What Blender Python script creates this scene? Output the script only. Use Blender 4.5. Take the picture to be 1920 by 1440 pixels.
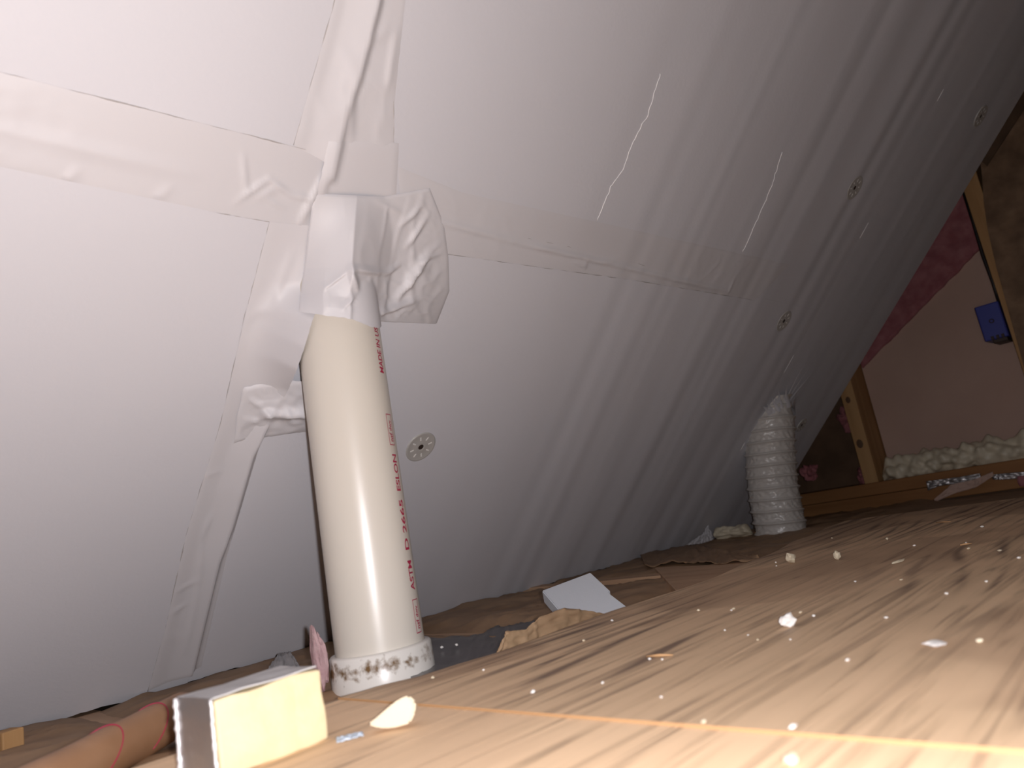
import bpy, bmesh, math, random
from mathutils import Vector, Matrix, noise

scene = bpy.context.scene
C = scene.collection
for o in list(bpy.data.objects):
    bpy.data.objects.remove(o)
random.seed(7)

# ------------------------------------------------------------------ camera
# world: X runs along the attic towards the gable, Y towards the eave, Z up; the lens is at the origin
F = 1330.0                                   # focal length in pixels of the 1920 x 1440 frame
Lc = Vector((1340, 30, F)).normalized()      # the three world axes in camera coordinates (right, down, forward)
Uc = Vector((-1174, -6520, F)); Uc = (Uc - Lc * Uc.dot(Lc)).normalized()
Ec = Uc.cross(Lc).normalized()
right = Vector((Lc.x, Ec.x, Uc.x)); down = Vector((Lc.y, Ec.y, Uc.y)); fwd = Vector((Lc.z, Ec.z, Uc.z))
cam_d = bpy.data.cameras.new('camera'); cam = bpy.data.objects.new('camera', cam_d); C.objects.link(cam)
m = Matrix.Identity(4)
for i in range(3):
    m[i][0] = right[i]; m[i][1] = -down[i]; m[i][2] = -fwd[i]
cam.matrix_world = m
cam_d.sensor_width = 36; cam_d.lens = 36 * F / 1920
cam_d.clip_start = 0.01; cam_d.clip_end = 50
cam_d.dof.use_dof = True; cam_d.dof.focus_distance = 0.95; cam_d.dof.aperture_fstop = 7.5
scene.camera = cam

# ------------------------------------------------------------------ light: the flash beside the lens
world = bpy.data.worlds.new('attic_dark'); scene.world = world; world.use_nodes = True
world.node_tree.nodes['Background'].inputs[0].default_value = (0.02, 0.015, 0.012, 1)
world.node_tree.nodes['Background'].inputs[1].default_value = 0.2
fl = bpy.data.lights.new('camera_flash', 'SPOT'); fl.spot_size = math.radians(172); fl.spot_blend = .12; fl.energy = 18.0; fl.shadow_soft_size = 0.006; fl.color = (1.0, 0.98, 1.015)
flo = bpy.data.objects.new('camera_flash', fl); C.objects.link(flo)
flo.location = right * 0.019 - down * 0.006 - fwd * 0.005
flo.rotation_euler = m.to_euler()
vs = scene.view_settings
vs.view_transform = 'Standard'; vs.look = 'None'; vs.gamma = 1.0; vs.exposure = 0.0; vs.use_curve_mapping = False

# ------------------------------------------------------------------ geometry of the place
SLOPE_C = 0.94            # the roof slope is the plane Y + Z = SLOPE_C
FLOOR_Z = -0.125          # tops of joists and insulation facing
PLY_Z = -0.106
R2 = math.sqrt(0.5)
N_IN = Vector((0, -R2, -R2)); UPS = Vector((0, -R2, R2))
BASE = Vector((0, SLOPE_C - FLOOR_Z, FLOOR_Z))
def ray(px, py): return right * (px - 960) + down * (py - 720) + fwd * F
def on_slope(px, py, h=0.0):
    d = ray(px, py); t = (SLOPE_C - h / R2) / (d.y + d.z); p = d * t
    q = p - N_IN * h
    return (q.x, (q.z - FLOOR_Z) / R2)
def on_z(px, py, z):
    d = ray(px, py); return d * (z / d.z)
def on_x(px, py, x):
    d = ray(px, py); return d * (x / d.x)
def on_y(px, py, y):
    d = ray(px, py); return d * (y / d.y)
def sl(X, s, h=0.0): return Vector((X, 0, 0)) + BASE + UPS * s + N_IN * h
def smooth(a, b, x):
    t = max(0.0, min(1.0, (x - a) / (b - a))); return t * t * (3 - 2 * t)
def nz(x, y, z=0.0): return noise.noise(Vector((x, y, z)))

# ------------------------------------------------------------------ helpers
def link(name, me, parent=None, mat=None):
    o = bpy.data.objects.new(name, me); C.objects.link(o)
    if mat is not None and me is not None:
        me.materials.clear(); me.materials.append(mat)
    if parent is not None: o.parent = parent
    return o
def mesh(name, verts, faces, sm=True):
    me = bpy.data.meshes.new(name); me.from_pydata([tuple(v) for v in verts], [], faces); me.update()
    if sm: me.polygons.foreach_set('use_smooth', [True] * len(me.polygons))
    return me
def empty(name, loc=(0, 0, 0), parent=None):
    o = bpy.data.objects.new(name, None); o.location = loc; o.empty_display_size = 0.02; C.objects.link(o)
    if parent is not None: o.parent = parent
    return o
def tag(o, label=None, cat=None, group=None, kind=None):
    if label: o['label'] = label
    if cat: o['category'] = cat
    if group: o['group'] = group
    if kind: o['kind'] = kind
    return o
def grid(name, nu, nv, f, sm=True, wrap=False):
    vs_, fs = [], []
    for j in range(nv + 1):
        for i in range(nu + 1 if not wrap else nu):
            vs_.append(f(i / nu, j / nv))
    w = nu + 1 if not wrap else nu
    for j in range(nv):
        for i in range(nu):
            a = j * w + i; b = j * w + (i + 1) % w if wrap else a + 1
            fs.append((a, b, b + w, a + w))
    return mesh(name, vs_, fs, sm)
def solid(o, t, off=-1.0):
    md = o.modifiers.new('thickness', 'SOLIDIFY'); md.thickness = t; md.offset = off; md.use_even_offset = False
    return o
def box_mesh(name, lo, hi, bev=0.0, segs=2):
    bm = bmesh.new(); bmesh.ops.create_cube(bm, size=1)
    for v in bm.verts:
        v.co = Vector([lo[k] + (v.co[k] + .5) * (hi[k] - lo[k]) for k in range(3)])
    if bev: bmesh.ops.bevel(bm, geom=bm.edges[:], offset=bev, segments=segs, affect='EDGES', profile=0.5)
    me = bpy.data.meshes.new(name); bm.to_mesh(me); bm.free(); return me
def lathe(name, prof, seg=64, axis_origin=Vector((0, 0, 0))):
    vs_, fs = [], []
    for (r, z) in prof:
        for i in range(seg):
            a = 2 * math.pi * i / seg
            vs_.append(axis_origin + Vector((r * math.cos(a), r * math.sin(a), z)))
    for j in range(len(prof) - 1):
        for i in range(seg):
            k = (i + 1) % seg
            fs.append((j * seg + i, j * seg + k, (j + 1) * seg + k, (j + 1) * seg + i))
    return mesh(name, vs_, fs)
def tube(name, pts, r, seg=8, caps=True):
    vs_, fs = [], []
    n = len(pts)
    for j, p in enumerate(pts):
        d = (pts[min(j + 1, n - 1)] - pts[max(j - 1, 0)]).normalized()
        a = d.orthogonal().normalized() if abs(d.z) > .95 else d.cross(Vector((0, 0, 1))).normalized(); b = d.cross(a)
        rr = r[j] if isinstance(r, (list, tuple)) else r
        for i in range(seg):
            t = 2 * math.pi * i / seg
            vs_.append(p + (a * math.cos(t) + b * math.sin(t)) * rr)
    for j in range(n - 1):
        for i in range(seg):
            k = (i + 1) % seg
            fs.append((j * seg + i, j * seg + k, (j + 1) * seg + k, (j + 1) * seg + i))
    if caps:
        fs.append(tuple(range(seg))[::-1]); fs.append(tuple((n - 1) * seg + i for i in range(seg)))
    return mesh(name, vs_, fs)
def polyline(pts, t):
    """point at fraction t of a polyline of 2-tuples, by arc length"""
    L = [0.0]
    for a, b in zip(pts, pts[1:]): L.append(L[-1] + math.dist(a, b))
    d = t * L[-1]
    for i in range(len(pts) - 1):
        if d <= L[i + 1] or i == len(pts) - 2:
            k = (d - L[i]) / max(1e-9, L[i + 1] - L[i])
            return (pts[i][0] + (pts[i + 1][0] - pts[i][0]) * k, pts[i][1] + (pts[i + 1][1] - pts[i][1]) * k)
def seg_dist(p, a, b):
    ax, ay = a; bx, by = b; dx, dy = bx - ax, by - ay
    t = max(0, min(1, ((p[0] - ax) * dx + (p[1] - ay) * dy) / (dx * dx + dy * dy + 1e-12)))
    return math.hypot(p[0] - ax - t * dx, p[1] - ay - t * dy), t

# ------------------------------------------------------------------ materials
def mat(name, col, rough=0.6, spec=0.4, metallic=0.0, nscale=None, namp=0.0, bump=0.0, bscale=200.0, col2=None, stretch=(1, 1, 1), sss=0.0, detail=4.0, ramp=(0.35, 0.7)):
    M = bpy.data.materials.new(name); M.use_nodes = True
    nt = M.node_tree; N = nt.nodes; K = nt.links; b = N['Principled BSDF']
    b.inputs['Base Color'].default_value = (*col, 1); b.inputs['Roughness'].default_value = rough
    b.inputs['Specular IOR Level'].default_value = spec; b.inputs['Metallic'].default_value = metallic
    if sss:
        b.inputs['Subsurface Weight'].default_value = sss; b.inputs['Subsurface Radius'].default_value = (.004, .003, .002); b.inputs['Subsurface Scale'].default_value = 1.0
    tc = N.new('ShaderNodeTexCoord'); mp = N.new('ShaderNodeMapping'); mp.inputs['Scale'].default_value = stretch
    K.new(tc.outputs['Object'], mp.inputs['Vector'])
    if col2 is not None:
        n = N.new('ShaderNodeTexNoise'); n.inputs['Scale'].default_value = nscale or 20; n.inputs['Detail'].default_value = detail
        K.new(mp.outputs[0], n.inputs['Vector'])
        r = N.new('ShaderNodeValToRGB'); r.color_ramp.elements[0].position = ramp[0]; r.color_ramp.elements[1].position = ramp[1]
        r.color_ramp.elements[0].color = (*col, 1); r.color_ramp.elements[1].color = (*col2, 1)
        K.new(n.outputs['Fac'], r.inputs['Fac']); K.new(r.outputs['Color'], b.inputs['Base Color'])
    if bump:
        n2 = N.new('ShaderNodeTexNoise'); n2.inputs['Scale'].default_value = bscale; n2.inputs['Detail'].default_value = 3
        K.new(mp.outputs[0], n2.inputs['Vector'])
        bp = N.new('ShaderNodeBump'); bp.inputs['Strength'].default_value = bump; bp.inputs['Distance'].default_value = 0.001
        K.new(n2.outputs['Fac'], bp.inputs['Height']); K.new(bp.outputs['Normal'], b.inputs['Normal'])
    return M
M = {}
M['board'] = mat('white_board_facing', (.625, .615, .65), rough=.62, spec=.65, col2=(.65, .64, .675), nscale=3.0, bump=.22, bscale=170)
M['tape'] = mat('white_seam_tape', (.632, .612, .632), rough=.58, spec=.9, bump=.08, bscale=120)
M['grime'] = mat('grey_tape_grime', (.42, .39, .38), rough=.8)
M['crack'] = mat('white_caulk_line', (.85, .83, .83), rough=.4)
M['pvc'] = mat('cream_pvc', (.63, .58, .51), rough=.30, spec=.5, col2=(.67, .62, .55), nscale=9, stretch=(1, 1, .3))
M['ink'] = mat('red_ink', (.42, .02, .07), rough=.5)
M['duct'] = mat('white_vinyl_duct', (.58, .54, .50), rough=.30, spec=.6, bump=.25, bscale=120)
M['kraft'] = mat('kraft_paper', (.26, .155, .085), rough=.6, col2=(.36, .225, .13), nscale=14, bump=.25, bscale=60)
M['kraft_light'] = mat('torn_kraft_paper', (.34, .21, .12), rough=.6, col2=(.44, .29, .17), nscale=22, bump=.3, bscale=90)
M['roll'] = mat('tan_roll_paper', (.33, .17, .085), rough=.45, spec=.4, col2=(.40, .22, .12), nscale=20)
M['black'] = mat('dark_plastic_film', (.055, .05, .055), rough=.32, spec=.5, col2=(.10, .09, .095), nscale=18)
M['clear'] = mat('cloudy_plastic_film', (.42, .41, .41), rough=.2, spec=.6)
M['eps'] = mat('white_foam', (.66, .68, .72), rough=.7, bump=.2, bscale=300)
M['polyiso'] = mat('yellow_foam_core', (.66, .54, .33), rough=.85, col2=(.72, .60, .38), nscale=60, bump=.3, bscale=350)
M['foil'] = mat('foil_facing', (.42, .40, .40), rough=.38, metallic=.8, bump=.3, bscale=150)
M['facer'] = mat('grey_paper_facer', (.50, .485, .485), rough=.45, spec=.6, bump=.3, bscale=150)
M['foil_edge'] = mat('torn_foil_edge', (.78, .76, .77), rough=.4, metallic=.3, bump=.5, bscale=300)
M['crumb'] = mat('cream_foam_crumb', (.70, .60, .44), rough=.8, bump=.3, bscale=400)
M['chip'] = mat('white_foam_crumb', (.80, .76, .72), rough=.8)
M['bead'] = mat('cream_spray_foam', (.62, .54, .40), rough=.42, spec=.5, col2=(.72, .63, .47), nscale=25)
M['pink'] = mat('pink_fibreglass', (.30, .10, .11), rough=.95, col2=(.42, .17, .18), nscale=30, bump=1.0, bscale=220)
M['tuft'] = mat('dusty_pink_fibre', (.40, .24, .25), rough=.95, col2=(.52, .36, .36), nscale=90, bump=1.0, bscale=300)
M['panel'] = mat('beige_foam_panel', (.50, .335, .27), rough=.8, col2=(.54, .37, .30), nscale=6, bump=.15, bscale=200)
M['blue'] = mat('blue_plastic_box', (.035, .045, .26), rough=.4)
M['dark'] = mat('dark_steel', (.04, .025, .02), rough=.5, metallic=.3)
M['washer'] = mat('grey_plastic_washer', (.46, .435, .41), rough=.35, spec=.5)
M['rib'] = mat('pale_washer_rib', (.78, .76, .73), rough=.3)
M['cable'] = mat('black_cable', (.02, .016, .016), rough=.5)
M['blueish'] = mat('pale_blue_scrap', (.50, .57, .66), rough=.45, bump=.4, bscale=200)
def wood(name, c1, c2, axis, scale=26, rough=.62):
    """grain bands running along the given axis"""
    Mw = bpy.data.materials.new(name); Mw.use_nodes = True
    nt = Mw.node_tree; N = nt.nodes; K = nt.links; b = N['Principled BSDF']; b.inputs['Roughness'].default_value = rough
    b.inputs['Specular IOR Level'].default_value = .25
    tc = N.new('ShaderNodeTexCoord'); mp = N.new('ShaderNodeMapping')
    st = [1, 1, 1]; st[axis] = .07; mp.inputs['Scale'].default_value = st
    K.new(tc.outputs['Object'], mp.inputs['Vector'])
    n = N.new('ShaderNodeTexNoise'); n.inputs['Scale'].default_value = scale; n.inputs['Detail'].default_value = 5; n.inputs['Distortion'].default_value = .6
    K.new(mp.outputs[0], n.inputs['Vector'])
    r = N.new('ShaderNodeValToRGB'); r.color_ramp.elements[0].position = .35; r.color_ramp.elements[1].position = .65
    r.color_ramp.elements[0].color = (*c1, 1); r.color_ramp.elements[1].color = (*c2, 1)
    K.new(n.outputs['Fac'], r.inputs['Fac']); K.new(r.outputs[0], b.inputs['Base Color'])
    return Mw
M['stud'] = wood('pine_stud', (.36, .19, .075), (.50, .29, .13), 2)
M['plate'] = wood('pine_plate', (.24, .105, .035), (.34, .16, .06), 1)
M['joist'] = wood('pine_joist', (.42, .26, .16), (.54, .35, .22), 1)
M['osb'] = mat('brown_sheathing', (.13, .075, .04), rough=.7, col2=(.27, .165, .095), nscale=16, bump=.3, bscale=60)
M['deck'] = mat('dark_roof_deck', (.10, .055, .03), rough=.8, col2=(.16, .09, .05), nscale=14)

def plywood(name, lift, fresh):
    Mp = bpy.data.materials.new(name); Mp.use_nodes = True
    nt = Mp.node_tree; N = nt.nodes; K = nt.links; b = N['Principled BSDF']
    b.inputs['Roughness'].default_value = .62; b.inputs['Specular IOR Level'].default_value = .3
    tc = N.new('ShaderNodeTexCoord')
    def math_(op, a, bb=None):
        q = N.new('ShaderNodeMath'); q.operation = op
        for k, v in enumerate((a, bb)):
            if v is None: continue
            if isinstance(v, (int, float)): q.inputs[k].default_value = v
            else: K.new(v, q.inputs[k])
        return q.outputs[0]
    def noise_(scale, st, det=3.0, dist=0.0):
        mp = N.new('ShaderNodeMapping'); mp.inputs['Scale'].default_value = st; K.new(tc.outputs['Object'], mp.inputs['Vector'])
        n = N.new('ShaderNodeTexNoise'); n.inputs['Scale'].default_value = scale; n.inputs['Detail'].default_value = det; n.inputs['Distortion'].default_value = dist
        K.new(mp.outputs[0], n.inputs['Vector']); return n.outputs['Fac']
    sep = N.new('ShaderNodeSeparateXYZ'); K.new(tc.outputs['Object'], sep.inputs[0])
    # irregular long grain streaks plus patches of cathedral figure
    slow = noise_(3.0, (.35, 1.6, 1), 1.5)
    ph = math_('ADD', math_('MULTIPLY', sep.outputs['Y'], 170.0), math_('MULTIPLY', slow, 70.0))
    band = math_('POWER', math_('ADD', math_('MULTIPLY', math_('SINE', ph), .5), .5), 4.0)
    gate = noise_(4.0, (.7, 1.4, 1), 2.0)
    mg = N.new('ShaderNodeMapRange'); mg.inputs['From Min'].default_value = .48; mg.inputs['From Max'].default_value = .62; K.new(gate, mg.inputs['Value'])
    streak = noise_(58.0, (.055, 1, 1), 4.0, 1.8)
    ms = N.new('ShaderNodeMapRange'); ms.inputs['From Min'].default_value = .47; ms.inputs['From Max'].default_value = .64; K.new(streak, ms.inputs['Value'])
    fine = noise_(120.0, (.06, 1, 1), 5.0)
    blot = noise_(9.0, (.8, 1.2, 1), 4.0)
    mix = math_('ADD', math_('ADD', math_('MULTIPLY', math_('MULTIPLY', band, mg.outputs[0]), .55), math_('MULTIPLY', ms.outputs[0], .43)), math_('ADD', math_('MULTIPLY', fine, .30), math_('MULTIPLY', blot, .30)))
    r = N.new('ShaderNodeValToRGB'); e = r.color_ramp.elements
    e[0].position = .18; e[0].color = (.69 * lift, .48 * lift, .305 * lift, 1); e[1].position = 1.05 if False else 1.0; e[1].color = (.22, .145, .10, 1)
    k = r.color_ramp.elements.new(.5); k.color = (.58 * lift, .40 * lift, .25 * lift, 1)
    K.new(mix, r.inputs['Fac'])
    # large grey-brown water stains with sharp tide lines
    st = noise_(2.6, (1, 1.5, 1), 2.0, .3)
    rs = N.new('ShaderNodeValToRGB'); rs.color_ramp.elements[0].position = .50; rs.color_ramp.elements[1].position = .525
    rs.color_ramp.elements[0].color = (0, 0, 0, 1); rs.color_ramp.elements[1].color = (1, 1, 1, 1); K.new(st, rs.inputs['Fac'])
    mx = N.new('ShaderNodeMix'); mx.data_type = 'RGBA'; mx.blend_type = 'MULTIPLY'
    mx.inputs['B'].default_value = (.66, .62, .62, 1)
    K.new(math_('MULTIPLY', rs.outputs['Color'], .75), mx.inputs['Factor']); K.new(r.outputs['Color'], mx.inputs['A'])
    # fresher orange veneer near the hatch end of the floor
    fr = noise_(5.0, (1, 1.3, 1), 2.0)
    mf = N.new('ShaderNodeMix'); mf.data_type = 'RGBA'; mf.blend_type = 'MIX'; mf.inputs['B'].default_value = (.76, .52, .33, 1)
    rf = N.new('ShaderNodeValToRGB'); rf.color_ramp.elements[0].position = .52; rf.color_ramp.elements[1].position = .62
    rf.color_ramp.elements[0].color = (0, 0, 0, 1); rf.color_ramp.elements[1].color = (1, 1, 1, 1); K.new(fr, rf.inputs['Fac'])
    K.new(math_('MULTIPLY', rf.outputs['Color'], fresh), mf.inputs['Factor']); K.new(mx.outputs['Result'], mf.inputs['A'])
    K.new(mf.outputs['Result'], b.inputs['Base Color'])
    bp = N.new('ShaderNodeBump'); bp.inputs['Strength'].default_value = .35; bp.inputs['Distance'].default_value = .0012
    K.new(mix, bp.inputs['Height']); K.new(bp.outputs['Normal'], b.inputs['Normal'])
    return Mp
M['ply'] = plywood('weathered_plywood', 1.0, .35)
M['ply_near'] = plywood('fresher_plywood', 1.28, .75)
M['ply_edge'] = wood('fresh_plywood_edge', (.42, .23, .11), (.50, .29, .14), 1)

def coupling_mat():
    Mc = mat('white_pvc_coupling', (.74, .70, .65), rough=.28, spec=.5)
    nt = Mc.node_tree; N = nt.nodes; K = nt.links; b = N['Principled BSDF']
    tc = N.new('ShaderNodeTexCoord'); sep = N.new('ShaderNodeSeparateXYZ'); K.new(tc.outputs['Object'], sep.inputs[0])
    n = N.new('ShaderNodeTexNoise'); n.inputs['Scale'].default_value = 150; n.inputs['Detail'].default_value = 4; K.new(tc.outputs['Object'], n.inputs['Vector'])
    n2 = N.new('ShaderNodeTexNoise'); n2.inputs['Scale'].default_value = 26; n2.inputs['Detail'].default_value = 2; K.new(tc.outputs['Object'], n2.inputs['Vector'])
    def mth(op, a, bb):
        q = N.new('ShaderNodeMath'); q.operation = op
        for k, v in enumerate((a, bb)):
            if isinstance(v, (int, float)): q.inputs[k].default_value = v
            else: K.new(v, q.inputs[k])
        return q.outputs[0]
    # dried grime clings to the socket rim and thins out away from it (object z = 0 is the rim)
    mr = N.new('ShaderNodeMapRange'); mr.inputs['From Min'].default_value = .0; mr.inputs['From Max'].default_value = .020
    mr.inputs['To Min'].default_value = 1; mr.inputs['To Max'].default_value = 0
    K.new(mth('ABSOLUTE', mth('ADD', sep.outputs['Z'], .012), 0), mr.inputs['Value'])
    v = mth('ADD', mth('ADD', mth('MULTIPLY', n.outputs['Fac'], .9), mth('MULTIPLY', n2.outputs['Fac'], .75)), mth('MULTIPLY', mr.outputs[0], .5))
    r = N.new('ShaderNodeValToRGB'); r.color_ramp.elements[0].position = .0; r.color_ramp.elements[1].position = 1
    r.color_ramp.elements[0].color = (0, 0, 0, 1); r.color_ramp.elements[1].color = (1, 1, 1, 1)
    mr2 = N.new('ShaderNodeMapRange'); mr2.inputs['From Min'].default_value = 1.15; mr2.inputs['From Max'].default_value = 1.42; K.new(v, mr2.inputs['Value'])
    mx = N.new('ShaderNodeMix'); mx.data_type = 'RGBA'; mx.inputs['A'].default_value = (.74, .70, .65, 1); mx.inputs['B'].default_value = (.17, .095, .04, 1)
    K.new(mr2.outputs[0], mx.inputs['Factor']); K.new(mx.outputs['Result'], b.inputs['Base Color'])
    return Mc
M['coupling'] = coupling_mat()

# ================================================================== THE SLOPED CEILING
Xv = on_slope(470, 860)[0]          # up-slope seam left of the pipe
Xr = on_slope(1600, 470)[0]         # up-slope seam towards the gable
s_h = on_slope(700, 399)[1]         # lengthwise seam
X_END = 2.07
def ripple(X, s):
    """long soft waves in the board facing, running up the slope"""
    a = smooth(.62, 1.05, X) * (1 - .55 * smooth(1.55, 1.75, X))
    w = nz(X * 15 + .5 * s, s * .9, 3.1) * .0030 + nz(X * 34 + 1.2 * s, s * 1.3, 8.2) * .0011
    return a * w + nz(X * 2.2, s * 2.0, 5.5) * .0012 + nz(X * 9, s * 7, 15.5) * .00022

def slab(name, nu, nv, f, back):
    """smooth front grid, flat rim and back"""
    V = [f(i / nu, j / nv) for j in range(nv + 1) for i in range(nu + 1)]; w = nu + 1
    Fs = [(j * w + i, j * w + i + 1, (j + 1) * w + i + 1, (j + 1) * w + i) for j in range(nv) for i in range(nu)]; nf = len(Fs)
    loop = [i for i in range(nu)] + [j * w + nu for j in range(nv)] + [nv * w + i for i in range(nu, 0, -1)] + [j * w for j in range(nv, 0, -1)]
    k = len(V); n = len(loop)
    V += [V[i] for i in loop]; V += [V[i] + back for i in loop]
    for i in range(n):
        q = (i + 1) % n; Fs.append((k + q, k + i, k + n + i, k + n + q))
    Fs.append(tuple(k + n + i for i in range(n - 1, -1, -1)))
    me = mesh(name, V, Fs, False)
    me.polygons.foreach_set('use_smooth', [i < nf for i in range(len(Fs))]); return me
ceiling = tag(empty('ceiling', BASE), kind='structure')
def under(o, parent):                # parent while keeping world coordinates in the mesh data
    o.parent = parent; o.matrix_parent_inverse = Matrix.Translation(parent.location).inverted(); return o
def board(X0, X1, s0, s1, seed, ragged=False, dh=0.0):
    nu = max(4, int((X1 - X0) / .008)); nv = max(4, int((s1 - s0) / .016))
    def f(u, v):
        X = X0 + (X1 - X0) * u; s = s0 + (s1 - s0) * v
        if ragged and v < .03:
            s += (nz(X * 60, seed) * .004 + nz(X * 11, seed) * .007) * (1 - v / .03)
        return sl(X, s, ripple(X, s) + dh)
    o = link('foam_board', slab('foam_board', nu, nv, f, -N_IN * .025), None, M['board']); under(o, ceiling)
    return o
g = .00004
G2 = .0007
S_TOP = 2.75
ceil_parts = [board(-1.3, Xv - g, -.004, s_h - g, 1.3, True), board(-1.3, Xv - g, s_h + g, S_TOP, 2.3),
              board(Xv + g, Xr - G2, .0, s_h - g, 3.3, True), board(Xv + g, Xr - G2, s_h + g, S_TOP, 4.3),
              board(Xr + G2, X_END, .0, S_TOP, 5.3, True, -.0014)]

PX, PY, PR = .412, .645, .0445      # pipe axis and radius
def pipe_h(X, s, skirtL=.035, skirtR=.05):
    yp = BASE.y - s * R2; dx = X - PX
    if abs(dx) < PR: return (yp - (PY - math.sqrt(PR * PR - dx * dx) - .0025)) / R2
    e = (yp - PY) / R2 + .003; sk = skirtR if dx > 0 else skirtL
    return e * (1 - (abs(dx) - PR) / sk)
def poly3(pts, t):
    L = [0.0]
    for a, b in zip(pts, pts[1:]): L.append(L[-1] + math.dist(a[:2], b[:2]))
    d = t * L[-1]
    for i in range(len(pts) - 1):
        if d <= L[i + 1] or i == len(pts) - 2:
            k = (d - L[i]) / max(1e-9, L[i + 1] - L[i]); return [pts[i][c] + (pts[i + 1][c] - pts[i][c]) * k for c in range(3)]
def wrinkle(X, s, k, seed, amp, aniso=(1, 1)):
    n1 = nz(X * k * aniso[0], s * k * aniso[1], seed); r1 = max(0, 1 - abs(n1) * 3.2) ** 2
    n2 = nz(X * k * 2.3, s * k * 2.3, seed + 9); r2 = max(0, 1 - abs(n2) * 3.0) ** 2
    return (amp * r1 + amp * .45 * r2) * smooth(-.05, .35, nz(X * 6, s * 6, seed + 4))
def crease_h(X, s, creases):
    h = 0
    for (p, q, H, w) in creases:
        d, t = seg_dist((X, s), p, q)
        if d < w: h += H * (1 - d / w) ** 1.3 * math.sin(math.pi * min(1, max(0.02, .12 + t * .76)))
    return h
def tape(name, left, right_, dens=.004, lift=.0006, amp=.0012, k=28.0, seed=0.0, creases=(), extra=None, label=None, parent=ceiling, fray=.0008, aniso=(1, 1), prof=1.6):
    """a strip of film between two edge polylines (X, s, height) on the slope"""
    Ln = sum(math.dist(a[:2], b[:2]) for a, b in zip(left, left[1:])); Wn = max(math.dist(left[0][:2], right_[0][:2]), math.dist(left[-1][:2], right_[-1][:2]))
    nv = max(3, int(Ln / dens)); nu = max(3, int(Wn / dens))
    def f(u, v):
        a = poly3(left, v); b = poly3(right_, v)
        X = a[0] + (b[0] - a[0]) * u; s = a[1] + (b[1] - a[1]) * u; hb = a[2] + (b[2] - a[2]) * u ** prof
        if u in (0, 1): X += nz(s * 160, seed) * fray
        if v in (0, 1): s += nz(X * 160, seed) * fray * 1.5
        rim = u in (0, 1) or v in (0, 1)
        edge = min(1, 6 * min(u, 1 - u), 6 * min(v, 1 - v))
        h = ripple(X, s) + (lift * (.45 if rim else 1)) + hb + wrinkle(X, s, k, seed, amp, aniso) * edge + crease_h(X, s, creases) * (.2 if rim else 1)
        if extra: h = extra(X, s, h)
        return sl(X, s, h)
    o = link(name, grid(name, nu, nv, f), None, M['tape'])
    if parent is not None: under(o, parent)
    if label: o['label'] = label
    return o
def P(pts): return [(*on_slope(*p), p[2] if len(p) > 2 else 0.0) for p in pts]
def cr(x0, y0, x1, y1, H, w): return (on_slope(x0, y0), on_slope(x1, y1), H, w)

# lengthwise seam, left of the pipe
tape('seam_tape', P([(-2200, -419), (-120, 105), (0, 135), (300, 211), (615, 291)]), P([(-2200, -157), (-120, 286), (0, 312), (390, 395), (600, 432)]), seed=1.0, amp=.0007, k=20, lift=.0003, dens=.0028,
     creases=[cr(-1500, -90, -100, 222, .0016, .012), cr(-100, 222, 360, 325, .0016, .012), cr(455, 290, 462, 362, .0022, .004), cr(460, 365, 505, 335, .003, .0045), cr(505, 335, 545, 365, .0028, .0045),
              cr(480, 372, 520, 352, .002, .006), cr(545, 365, 585, 372, .003, .005), cr(560, 420, 590, 362, .0045, .006), cr(585, 372, 605, 330, .0035, .005), cr(500, 372, 530, 390, .0018, .004), cr(435, 385, 480, 350, .0015, .004),
              cr(115, 345, 150, 315, .0015, .006), cr(290, 375, 320, 350, .0014, .006)],
     label='white tape over the lengthwise seam left of the pipe')
# up-slope seam above the pipe, with the tall tented fold
fold = [on_slope(x, y) for x, y in ((905, -900), (722, -120), (705, 0), (672, 130), (645, 210), (618, 330))]
def fold_fn(poly, H, wL, wR):
    def fn(X, s, h):
        best = 9; side = 0
        for a, b in zip(poly, poly[1:]):
            d, t = seg_dist((X, s), a, b)
            if d < best: best = d; side = (X - a[0]) * (b[1] - a[1]) - (s - a[1]) * (b[0] - a[0])
        w = wL if side > 0 else wR
        return h + (H * max(0, 1 - best / w) ** 1.2 if best < w else 0)
    return fn
fold_h = fold_fn(fold, .0075, .03, .009)
fold2_h = fold_fn([on_slope(x, y) for x, y in ((498, 790), (470, 852), (432, 985), (408, 1050), (395, 1100), (357, 1258))], .0085, .030, .006)
def pipe_hit(px, py, clear=.004):
    """height over the slope of the pipe wall seen along a line of sight, plus clearance"""
    d = ray(px, py); A = d.x * d.x + d.y * d.y; B = -2 * (d.x * PX + d.y * PY); Cc = PX * PX + PY * PY - PR * PR
    D = B * B - 4 * A * Cc
    if D < 0: t = -B / (2 * A)
    else: t = (-B - math.sqrt(D)) / (2 * A)
    p = d * t; return (SLOPE_C - p.y - p.z) * R2 + clear
tape('seam_tape', P([(852, -900), (660, -130), (628, 0), (550, 272)]), P([(985, -900), (790, -130), (760, 0), (740, 190), (738, 372)]), seed=2.0, amp=.0013, k=17,
     creases=[cr(742, 60, 725, 170, .002, .007), cr(660, 190, 655, 260, .003, .008), cr(690, 80, 730, 55, .002, .006)], extra=fold_h,
     label='white tape with a tall fold on the seam above the pipe')
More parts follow.
